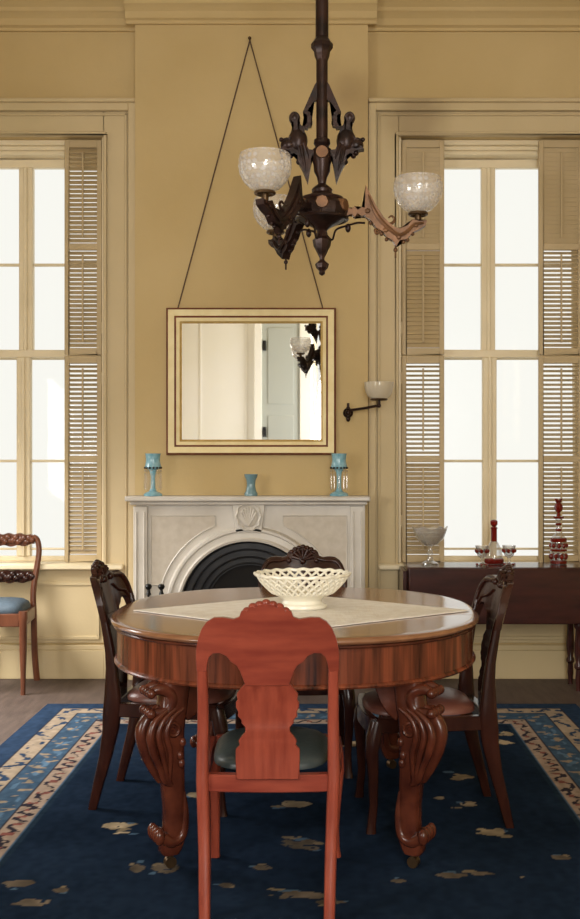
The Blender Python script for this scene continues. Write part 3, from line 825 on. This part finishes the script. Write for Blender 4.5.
# ------------------------------------------------------------------ chairs
def yb(z): return lerp_tab([(0, -.28), (.10, -.255), (.20, -.228), (.30, -.208), (.40, -.20), (.55, -.205), (.70, -.232), (.80, -.258), (.95, -.30)], z)
def make_chair(label, woodm, woodv, seatm, cat='chair', grp='fiddleback chairs around the dining table'):
    r = thing('dining_chair', label, cat, (0, 0, RUGZ), 0, grp)
    top = [(0, .889), (.02, .887), (.03, .878), (.036, .884), (.048, .878), (.052, .868), (.058, .873), (.068, .868), (.074, .851), (.09, .845), (.12, .849), (.145, .847), (.165, .835), (.18, .815), (.192, .785), (.199, .75), (.2, .735)]
    bot = [(0, .655), (.06, .655), (.074, .695), (.084, .712), (.10, .722), (.112, .738), (.13, .746), (.15, .744), (.162, .732), (.168, .712), (.171, .69), (.2, .69)]
    cv = lambda x, z: yb(z) - .04*(1 - (x/.2)**2)
    bm = B(); th = .022
    xs = sorted(set([round(s*x, 4) for s in (-1, 1) for x, _ in top + bot] + [i*.01 for i in range(-20, 21)]))
    rings = []
    for x in xs:
        a, c = lerp_tab(bot, abs(x)), lerp_tab(top, abs(x)); m = (a+c)/2
        rings.append([(x, cv(x, a)-th/2, a), (x, cv(x, m)-th/2, m), (x, cv(x, c)-th/2, c), (x, cv(x, c)+th/2, c), (x, cv(x, m)+th/2, m), (x, cv(x, a)+th/2, a)])
    loft(bm, rings); cr = obj('crest_rail', bm, woodm, r, smooth=35, bevel=.003, seg=1)
    bm = B(); yy = lambda x, z: cv(x, z) + th/2
    for k in range(7):
        t = math.radians(12 + 26*k); tube(bm, [(0, yy(0, .835)+.004, .832), (.05*math.cos(t), yy(0, .85)+.006, .838+.042*math.sin(t))], [.006, .010], 8)
    ball(bm, (0, yy(0, .828)+.004, .826), .014)
    for k, (xx, zz) in enumerate(((-.052, .868), (-.036, .880), (-.018, .886), (0, .891), (.018, .886), (.036, .880), (.052, .868))): ball(bm, (xx, cv(xx, zz)+.004, zz), .013, sz=.8)
    for s in (-1, 1):
        tube(bm, [(s*.06, yy(.06, .84)+.003, .842), (s*.10, yy(.1, .83)+.003, .832), (s*.15, yy(.15, .83)+.003, .828), (s*.178, yy(.178, .8)+.003, .79), (s*.186, yy(.186, .74)+.003, .735)], [.006, .009, .010, .009, .006], 8, 4)
        tube(bm, [(s*.07, yy(.07, .80)+.003, .80), (s*.11, yy(.11, .78)+.003, .775), (s*.15, yy(.15, .77)+.003, .765), (s*.168, yy(.168, .74)+.003, .735)], [.004, .006, .006, .004], 8, 4)
        ball(bm, (s*.062, yy(.06, .82)+.003, .83), .012)
    obj('carving', bm, woodm, cr, smooth=60)
    spl = [(.385, .088), (.44, .090), (.470, .090), (.482, .078), (.494, .082), (.506, .074), (.52, .062), (.534, .063), (.545, .074), (.552, .072), (.565, .084), (.575, .081), (.59, .088), (.604, .088), (.612, .083), (.628, .086), (.642, .076), (.655, .066), (.662, .058), (.672, .058), (.68, .07), (.69, .074), (.70, .074)]
    bm = B(); th2 = .015; rings = []
    for z, w in spl:
        rings.append([(w, cv(w, z)-th2/2, z), (-w, cv(w, z)-th2/2, z), (-w, cv(w, z)+th2/2, z), (w, cv(w, z)+th2/2, z)])
    loft(bm, rings); obj('splat', bm, woodv, r, smooth=30, bevel=.002, seg=1)
    xst = [(0, .172), (.15, .176), (.38, .186), (.55, .184), (.68, .184), (.75, .186)]
    for s in (-1, 1):
        bm = B(); rings = []
        for z in (0, .05, .10, .15, .20, .25, .30, .34, .38, .42, .46, .52, .58, .64, .70, .75):
            a = lerp_tab([(0, .0155), (.3, .018), (.4, .018), (.6, .0155), (.75, .014)], z)
            c = lerp_tab([(0, .016), (.2, .024), (.36, .034), (.42, .030), (.55, .018), (.75, .012)], z)
            rings.append(ring_sect((s*lerp_tab(xst, z), yb(z), z), (1, 0, 0), (0, 1, 0), a, c, 4, 16))
        loft(bm, rings); obj('back_leg', bm, woodv, r, smooth=50)
        bm = B()
        sec = [(.188, .185, .385, .026), (.195, .200, .33, .027), (.200, .208, .28, .024), (.196, .203, .20, .019), (.192, .200, .10, .015), (.194, .207, .03, .015), (.196, .210, 0, .018)]
        loft(bm, [ring_sect((s*x, y, z), (1, 0, 0), (0, 1, 0), a, a, 3, 14) for x, y, z, a in sec]); obj('front_leg', bm, woodv, r, smooth=50)
    bm = B(); cvb = -.020
    loft(bm, [[(x, -.215-.012*(1-(x/.18)**2), z0) for z0 in (.343, .392)] + [(x, -.185-.012*(1-(x/.18)**2), z0) for z0 in (.392, .343)] for x in [i*.0175 for i in range(-10, 11)]])
    for s in (-1, 1):
        loft(bm, [[(s*(x+.014), y, .345), (s*(x+.014), y, .395), (s*(x-.014), y, .395), (s*(x-.014), y, .345)] for x, y in ((.182, -.19), (.198, 0), (.200, .19))])
    loft(bm, [[(x, .198+.022*(1-(x/.19)**2)+o, z) for o, z in ((-.014, .335), (.014, .335), (.014, .395), (-.014, .395))] for x in [i*.019 for i in range(-10, 11)]])
    obj('seat_frame', bm, woodm, r, bevel=.003, seg=1)
    bm = B(); rings = []
    for q, z in ((1.0, .393), (1., .402), (.97, .412), (.90, .422), (.78, .431), (.6, .437), (.35, .441), (.05, .442)):
        ring = []
        for k in range(40):
            t = 2*PI*k/40; c, s = math.cos(t), math.sin(t)
            x = math.copysign(abs(c)**.55, c); y = math.copysign(abs(s)**.55, s)
            w = .166 + .016*(y+1)/2
            ring.append((x*w*q, .008 + y*.188*q + (.02*(1-x*x) if y > 0 else 0)*q, z))
        rings.append(ring)
    loft(bm, rings); obj('seat_cushion', bm, seatm, r, smooth=60)
    return r
ch0 = make_chair('red mahogany chair in front of the table, back turned to the camera', M_CHAIR, M_CHAIRV, M_LEATH_T)
ch0.location = (-.155, 3.14, RUGZ)
chd = make_chair('dark carved mahogany chair at the left side of the table with a reddish seat', M_CHAIRD, M_CHAIRD, M_LEATH_R)
def face(o, x, y, fx, fy):
    o.location = (x, y, RUGZ); o.rotation_euler = (0, 0, math.atan2(-fx, fy))
def by_back(o, rx, ry, fx, fy, off=.24):
    n = math.hypot(fx, fy); face(o, rx + fx/n*off, ry + fy/n*off, fx, fy)
by_back(chd, -.83, 3.98, .995, -.10, .28)
c2 = copy_tree(chd); c2['label'] = 'dark carved mahogany chair at the right side of the table, in front of the sideboard'
by_back(c2, .64, 3.79, -1, -.07, .28)
c3 = copy_tree(chd); c3['label'] = 'dark carved chair behind the table, mostly hidden by the porcelain basket'
c3.location = (WX(302.5, 4.6), 4.40, RUGZ); c3.rotation_euler = (0, 0, PI)
for ch in c3.children:
    if ch.name.startswith('seat_cushion'):
        ch.material_slots[0].link = 'OBJECT'; ch.material_slots[0].material = M_LEATH_T

def side_chair():
    D0 = 6.02
    r = thing('side_chair', 'carved mahogany chair with blue seat under the left window, cut by the photo edge', 'chair', (-1.835, 5.87, 0), PI)
    # local: faces +y, back at -y
    w = M_WALNUT; yb2 = lambda z: lerp_tab([(0, -.235), (.2, -.20), (.42, -.185), (.6, -.20), (.9, -.235)], z)
    for s in (-1, 1):
        bm = B()
        pts = [(.185, 0), (.178, .15), (.178, .30), (.178, .40), (.172, .50), (.178, .58), (.192, .66), (.204, .73), (.204, .785), (.188, .83), (.16, .845)]
        P = spline([(s*x*.8, yb2(z), z) for x, z in pts], 4)
        tube(bm, P, [.019 - .003*i/len(P) for i in range(len(P))], 12)
        obj('back_leg', bm, w, r, smooth=60)
        bm = B()
        sec = [(.178, 0.145, .46, .024), (.178, 0.147, .42, .025), (.178, 0.148, .40, .021), (.178, 0.150, .25, .019), (.179, 0.153, .12, .014), (.179, 0.155, .03, .012), (.179, 0.155, 0, .013)]
        loft(bm, [ring_sect((s*x, y, z), (1, 0, 0), (0, 1, 0), a, a, 3, 16) for x, y, z, a in sec]); obj('front_leg', bm, w, r, smooth=60)
    def carved(zc, hh, xw, n, nm, m):
        bm = B(); rings = []
        for i in range(41):
            x = -xw + 2*xw*i/40; q = 1 - .35*abs(x/xw)**3
            t = zc + hh*q*(1 + .12*math.sin(x*95)); bq = zc - hh*q*(1 + .12*math.cos(x*80)); y = yb2(zc)
            rings.append([(x, y-.012, bq), (x, y-.012, t), (x, y+.012, t), (x, y+.012, bq)])
        loft(bm, rings)
        for i in range(n):
            x = -xw*.92 + 2*xw*.92*i/(n-1)
            ball(bm, (x, yb2(zc)+.014, zc + hh*.35*math.sin(i*2.3)), hh*.5, 1.1, .6, 1.1, 10, 6)
        obj(nm, bm, m, r, smooth=60)
    carved(.828, .036, .136, 17, 'crest_rail', w); carved(.615, .036, .142, 15, 'middle_rail', M_CHAIRD)
    bm = B()
    box(bm, -.14, .14, -.20, -.172, .375, .45); box(bm, -.16, .16, .128, .162, .375, .445)
    for s in (-1, 1): loft(bm, [[(s*x-.013, y, .375), (s*x+.013, y, .375), (s*x+.013, y, .447), (s*x-.013, y, .447)] for x, y in ((.142, -.18), (.172, .13))])
    obj('seat_frame', bm, w, r, bevel=.004)
    bm = B(); rings = []
    for q, z in ((.98, .444), (1, .452), (1.0, .465), (.95, .483), (.8, .498), (.5, .507), (.05, .51)):
        rings.append([((.155 + .02*math.sin(t))*q*math.copysign(abs(math.cos(t))**.5, math.cos(t)), -.018 + .165*q*math.copysign(abs(math.sin(t))**.5, math.sin(t)), z) for t in [2*PI*k/40 for k in range(40)]])
    loft(bm, rings); obj('seat_cushion', bm, M_BLUE, r, smooth=60)
side_chair()

# ------------------------------------------------------------------ sideboard
SBF, SBB, SBT = 5.74, 6.06, .70
def sideboard():
    x0, x1 = WX(408, SBF), 1.62; xc = (x0+x1)/2
    r = thing('drop_leaf_sideboard', 'dark mahogany drop-leaf table under the right window', 'sideboard', (xc, (SBF+SBB)/2, 0))
    hx = (x1-x0)/2; hy = (SBB-SBF)/2
    bm = B(); box(bm, -hx, hx, -hy+.004, hy, SBT-.018, SBT); obj('tabletop', bm, M_SIDE, r, bevel=.005)
    bm = B(); box(bm, -hx+.004, hx-.004, -hy-.016, -hy+.003, WZ(624, SBF), SBT-.002); obj('drop_leaf', bm, M_SIDE, r, bevel=.006)
    bm = B(); box(bm, -hx-.026, -hx-.003, -hy+.02, hy-.01, .50, SBT-.022); box(bm, -hx-.003, hx-.06, -hy+.05, hy-.03, .50, SBT-.018); obj('end_panel', bm, M_SIDE, r, bevel=.004)
    lx = WX(572.5, 5.95) - xc
    for px in (-hx+.10, lx):
        for py in (-hy+.07, hy-.06):
            bm = B(); box(bm, px-.026, px+.026, py-.026, py+.026, .40, .52)
            lathe(bm, [(.024, .40), (.018, .39), (.026, .375), (.026, .36), (.017, .345), (.021, .28), (.025, .22), (.017, .16), (.024, .145), (.024, .13), (.015, .12), (.018, .07), (.012, .015), (.014, 0)], 18, (px, py, 0))
            obj('leg', bm, M_SIDE, r)
sideboard()

D = 5.93
def glass_compote():
    r = thing('glass_compote', 'clear cut-glass compote on a stem at the left end of the sideboard', 'compote', (WX(430, D), D, SBT))
    bm = B(); lathe(bm, [(0, 0), (.05, 0), (.048, .008), (.02, .022), (.012, .05), (.018, .065), (.011, .08), (.014, .105)], 20); obj('stem', bm, M_CLEAR, r)
    bm = B(); n = 24; rings = []
    for R0, z in ((.012, .103), (.045, .115), (.078, .15), (.095, .195), (.100, .212), (.097, .212), (.074, .155), (.04, .122), (.005, .112)):
        rings.append([(R0*math.cos(2*PI*k/48)*(1+.04*(k % 4 == 0)), R0*math.sin(2*PI*k/48)*(1+.04*(k % 4 == 0)), z + (.008*math.cos(2*PI*k/48*6) if R0 > .09 else 0)) for k in range(48)])
    loft(bm, rings, caps=False); obj('bowl', bm, M_CLEAR, r)
glass_compote()
def decanter():
    r = thing('decanter', 'small clear decanter with red neck and stopper between two goblets', 'decanter', (WX(494, D+.03), D+.03, SBT))
    bm = B(); lathe(bm, [(0, 0), (.050, 0), (.054, .01), (.050, .05), (.040, .09), (.026, .118), (.017, .13)], 20); obj('body', bm, M_CLEAR, r)
    bm = B(); lathe(bm, [(.017, .128), (.017, .20), (.021, .206), (.018, .21)], 18); obj('neck', bm, M_CRAN, r)
    bm = B(); lathe(bm, [(.012, .205), (.010, .215), (.020, .225), (.021, .245), (.012, .252), (0, .254)], 18); obj('stopper', bm, M_CRAN, r)
    bm = B(); lathe(bm, [(.052, .004), (.0565, .012), (.055, .028), (.052, .03)], 20); obj('red_band', bm, M_CRAN, r)
decanter()
def goblet(px, label, y):
    r = thing('cordial_goblet', label, 'goblet', (WX(px, y), y, SBT), 0, 'cut cordial goblets on the sideboard')
    bm = B(); lathe(bm, [(0, 0), (.036, 0), (.034, .006), (.010, .018), (.007, .035), (.012, .045)], 18); obj('stem', bm, M_CLEAR, r)
    bm = B(); lathe(bm, [(.010, .043), (.024, .052), (.032, .072), (.037, .105), (.040, .112), (.037, .112), (.028, .07), (.006, .05)], 20, caps=False); bw = obj('bowl', bm, M_CLEAR, r)
    bm = B()
    for k in range(7):
        t = 2*PI*k/7; ball(bm, (.033*math.cos(t), .033*math.sin(t), .082), .011, .9, .9, 1.1, 8, 6)
        ball(bm, (.029*math.cos(t), .029*math.sin(t), .006), .009, 1, 1, .6, 8, 6)
    obj('red_ornament', bm, M_CRAN, bw)
goblet(482, 'red-spotted cordial goblet left of the small clear decanter', D-.07)
goblet(509, 'red-spotted cordial goblet right of the small clear decanter', D-.05)
def tall_decanter():
    r = thing('tall_decanter', 'tall cut decanter in red and clear glass at the right end of the sideboard', 'decanter', (WX(558.5, D), D, SBT))
    bm = B(); lathe(bm, [(0, 0), (.044, 0), (.046, .01), (.046, .12), (.044, .145), (.030, .165), (.016, .18), (.014, .25), (.022, .262), (.030, .272), (.020, .276)], 20); body = obj('body', bm, M_CLEAR, r)
    bm = B(); k = 0
    for z0, z1, R0 in ((.004, .022, .0475), (.075, .088, .0475), (.128, .150, .046), (.19, .204, .0175), (.222, .236, .0165), (.262, .274, .030)):
        lathe(bm, [(R0-.003, z0), (R0, z0+.002), (R0, z1-.002), (R0-.003, z1)], 20)
    for zz in (.045, .108):
        for k in range(9):
            t = 2*PI*(k + (.5 if zz > .1 else 0))/9; ball(bm, (.044*math.cos(t), .044*math.sin(t), zz), .014, .8, .8, 1.3 if zz < .1 else 1., 8, 6)
    obj('red_cutting', bm, M_CRAN, body)
    bm = B(); lathe(bm, [(.012, .27), (.012, .285), (.008, .295), (.022, .31), (.026, .325), (.020, .345), (.014, .350)], 8); obj('stopper', bm, M_CRAN, r, smooth=25)
    bm = B(); lathe(bm, [(.010, .348), (.020, .362), (.012, .366)], 8)
    for k in range(6):
        t = 2*PI*k/6; tube(bm, [(.008*math.cos(t), .008*math.sin(t), .36), (.022*math.cos(t), .022*math.sin(t), .375)], [.006, .002], 6)
    obj('stopper_crown', bm, M_CRAN, r)
tall_decanter()

# ------------------------------------------------------------------ rug
def rug():
    x0, x1, y0, y1 = -1.455, 1.335, 1.2, 5.47
    nx, ny = 420, 600
    xs = np.linspace(x0, x1, nx); ys = np.linspace(y0, y1, ny)
    Xg, Yg = np.meshgrid(xs, ys)
    rs = np.random.RandomState(3)
    def noise(sx, sy):
        gx, gy = int((x1-x0)/sx)+3, int((y1-y0)/sy)+3
        g = rs.rand(gy, gx)
        u = (Xg-x0)/sx; v = (Yg-y0)/sy; i = u.astype(int); j = v.astype(int); fu, fv = u-i, v-j
        fu = fu*fu*(3-2*fu); fv = fv*fv*(3-2*fv)
        return (g[j,i]*(1-fu)+g[j,i+1]*fu)*(1-fv) + (g[j+1,i]*(1-fu)+g[j+1,i+1]*fu)*fv
    n1, n2, n3 = noise(.02, .02), noise(.05, .05), noise(.3, .3)
    n4, n5 = noise(.035, .022), noise(.022, .05)
    navy = np.array((.008, .014, .026)); navy2 = np.array((.013, .023, .043)); blue = np.array((.040, .070, .11)); tan = np.array((.26, .205, .15)); pink = np.array((.26, .195, .15)); dark = np.array((.025, .022, .03)); pale = np.array((.36, .28, .18)); lblue = np.array((.07, .12, .18))
    C = navy[None,None]*(1-n3[...,None]) + navy2[None,None]*n3[...,None]
    # field motifs, measured on the photo
    def spot(px, py, a, c, col):
        D = EYE*F/(py-VY); x = WX(px, D)
        sx, sy = a*D/F, c*D*D/(EYE*F)
        d = ((Xg-x)/sx)**2 + ((Yg-D)/(sy*.8))**2 + (n4-.5)*1.1 + (n5-.5)*.7
        m = (d < .80) & (n1 < .86)
        C[m] = (np.array(col)[None,None]*(.45 + .8*n2*n4**.5)[...,None])[m]
        for q in range(2):
            ox, oy = rs.uniform(-1, 1)*sx*1.1, rs.uniform(-1, 1)*sy*1.3
            d2 = ((Xg-x-ox)/(sx*.5))**2 + ((Yg-D-oy)/(sy*.4))**2 + (n1-.5)*1.2
            mm = (d2 < .6) & ~m
            C[mm] = pale*.45 if q else lblue*.8
    for px, py, a, c in ((116,827,17,5),(122,835,12,2),(138,871,8,6),(165,870,12,7),(195,797,8,3),(463,779,12,4),(466,806,14,3),(440,800,6,2),(492,834,18,5),(452,878,18,4),(480,876,12,3),(505,744,8,3),(507,735,7,3),(296,806,18,4),(300,846,22,6),(312,850,12,4),(300,898,26,5),(330,905,14,3),(18,886,14,5),(34,905,20,5),(60,893,8,3),(262,870,10,3),(398,884,8,3),(228,888,10,3),(545,760,0.1,0.1),(520,878,6,2),(330,760,10,2),(350,745,14,3),(300,735,10,2),(225,735,12,3),(560,860,10,3),(150,760,9,3),(130,690,8,3)):
        spot(px, py, a, c, tan*.55 if py > 840 else pale)
    for k in range(26):
        x, y = rs.uniform(x0+.55, x1-.55), rs.uniform(y0+.5, 2.85)
        spot(VX + (x)*F/y, VY + EYE*F/y, 12, 4, tan*.5)
    # borders
    e = np.minimum(np.minimum(Xg-x0, x1-Xg), np.minimum(Yg-y0, y1-Yg))
    along = np.where(np.minimum(Xg-x0, x1-Xg) < np.minimum(Yg-y0, y1-Yg), Yg, Xg)
    C[e < .44] = blue*.35
    def stripe(a, c, col): 
        m = (e >= a) & (e < c); C[m] = col; return m
    stripe(0, .10, navy2*1.6); stripe(.10, .108, dark)
    m = stripe(.108, .20, tan); 
    along = along + (n3-.5)*.12; ph = along/.17*2*PI; v = (e-.154)/.046 + (n2-.5)*.9
    mo = m & (np.abs(v - .55*np.sin(ph)*np.sign(np.sin(ph*.5))) < .38) & (np.abs(np.sin(ph*.5)) > .35) & (n1 > .36)
    C[mo] = navy2*1.7
    stripe(.20, .208, dark)
    m = stripe(.208, .33, blue)
    v = (e-.269)/.06
    mo = m & (np.abs(v - .5*np.sin(along/.21*2*PI)) < .42) & (n4 > .52) & (np.sin(along/.21*4*PI+.6) > -.3)
    C[mo] = tan*.8
    mo2 = m & (np.abs(v + .4*np.sin(along/.21*2*PI)) < .30) & (n5 > .62); C[mo2] = lblue
    stripe(.33, .338, dark)
    m = stripe(.338, .415, pink)
    v = (e-.3765)/.038 + (n5-.5)*.8; ph = along/.10*2*PI
    mo = m & (np.abs(v - .6*np.sin(ph)) < .40) & (np.abs(v) < .75) & (n1 > .30); C[mo] = dark
    mo = m & (np.cos(ph) > .75) & (np.abs(v) < .35); C[mo] = np.array((.16, .06, .05))
    stripe(.415, .425, blue*1.3)
    C = C*(.72 + .30*n1 + .26*n5)[...,None]
    me = bpy.data.meshes.new('patterned_rug')
    top = np.stack([Xg, Yg, np.full_like(Xg, RUGZ)], -1).reshape(-1, 3)
    idx = np.arange(nx*ny).reshape(ny, nx)
    quads = np.stack([idx[:-1,:-1], idx[:-1,1:], idx[1:,1:], idx[1:,:-1]], -1).reshape(-1, 4).tolist()
    per = list(idx[0,:]) + list(idx[1:,-1]) + list(idx[-1,-2::-1]) + list(idx[-2:0:-1,0])
    nb = nx*ny; low = [(top[i][0], top[i][1], 0.0005) for i in per]
    L = len(per)
    sides = [[nb+i, nb+(i+1) % L, int(per[(i+1) % L]), int(per[i])] for i in range(L)]
    verts = top.tolist() + low
    me.from_pydata(verts, [], quads + sides + [[nb+i for i in range(L)][::-1]])
    col = me.color_attributes.new('pattern', 'FLOAT_COLOR', 'POINT')
    flat = np.ones((len(verts), 4), dtype=np.float32); flat[:nb, :3] = C.reshape(-1, 3); flat[nb:, :3] = navy2
    col.data.foreach_set('color', flat.ravel())
    m, nt, p = new_mat('oriental_rug_wool')
    at = nt.nodes.new('ShaderNodeVertexColor'); at.layer_name = 'pattern'
    nt.links.new(at.outputs['Color'], p.inputs['Base Color'])
    p.inputs['Roughness'].default_value = .95; p.inputs['Specular IOR Level'].default_value = .0
    me.materials.append(m); me.update()
    o = bpy.data.objects.new('patterned_rug', me); COL.objects.link(o)
    tag(o, 'dark blue oriental rug with tan patterned borders under the dining table', 'rug')
rug()

# ------------------------------------------------------------------ light, world, camera
w = bpy.data.worlds.new('overcast'); sc.world = w; w.use_nodes = True
bg = w.node_tree.nodes['Background']; bg.inputs['Color'].default_value = (1, .985, .93, 1); bg.inputs['Strength'].default_value = 1.0
def area(name, loc, d, sx, sy, power, col=(1, .95, .86)):
    l = bpy.data.lights.new(name, 'AREA'); l.shape = 'RECTANGLE'; l.size = sx; l.size_y = sy; l.energy = power; l.color = col
    o = bpy.data.objects.new(name, l); COL.objects.link(o); o.location = loc
    o.rotation_euler = Vector(d).to_track_quat('-Z', 'Z').to_euler(); return o
area('added_light_left_near', (XL-.02, .7, 1.5), (1, .35, -.2), 1.1, 1.6, 80, (1, .98, .95))  # added lamp at an unseen opening, key light from the left
area('added_light_left_far', (XL-.02, 4.9, 1.7), (1, .12, -1.5), 1.1, 1.4, 62, (1, .98, .95)).data.spread = math.radians(95)  # added lamp, beam narrowed and tipped down to light the left floor
area('daylight_front', (.43, YF-.02, 2.05), (-.12, 1, .03), 1.0, 2.2, 138, (1, .98, .95))
area('added_light_right_near', (XR+.02, -.35, 1.9), (-1, -.75, .05), 1.1, 1.9, 72, (1, .98, .95)).data.spread = math.radians(110)  # added lamp aimed at the front wall to brighten the mirror's view
cam = bpy.data.cameras.new('camera'); co = bpy.data.objects.new('camera', cam); COL.objects.link(co)
co.location = (0, 0, EYE); co.rotation_euler = (PI/2, 0, 0)
cam.sensor_width = 36; cam.sensor_fit = 'AUTO'; cam.lens = 36*F/919
cam.shift_x = -(VX-290)/919; cam.shift_y = (VY-459.5)/919
cam.clip_start = .05
sc.camera = co
vs = sc.view_settings
vs.view_transform = 'Standard'; vs.look = 'None'; vs.gamma = 1; vs.use_curve_mapping = False; vs.exposure = 0.0
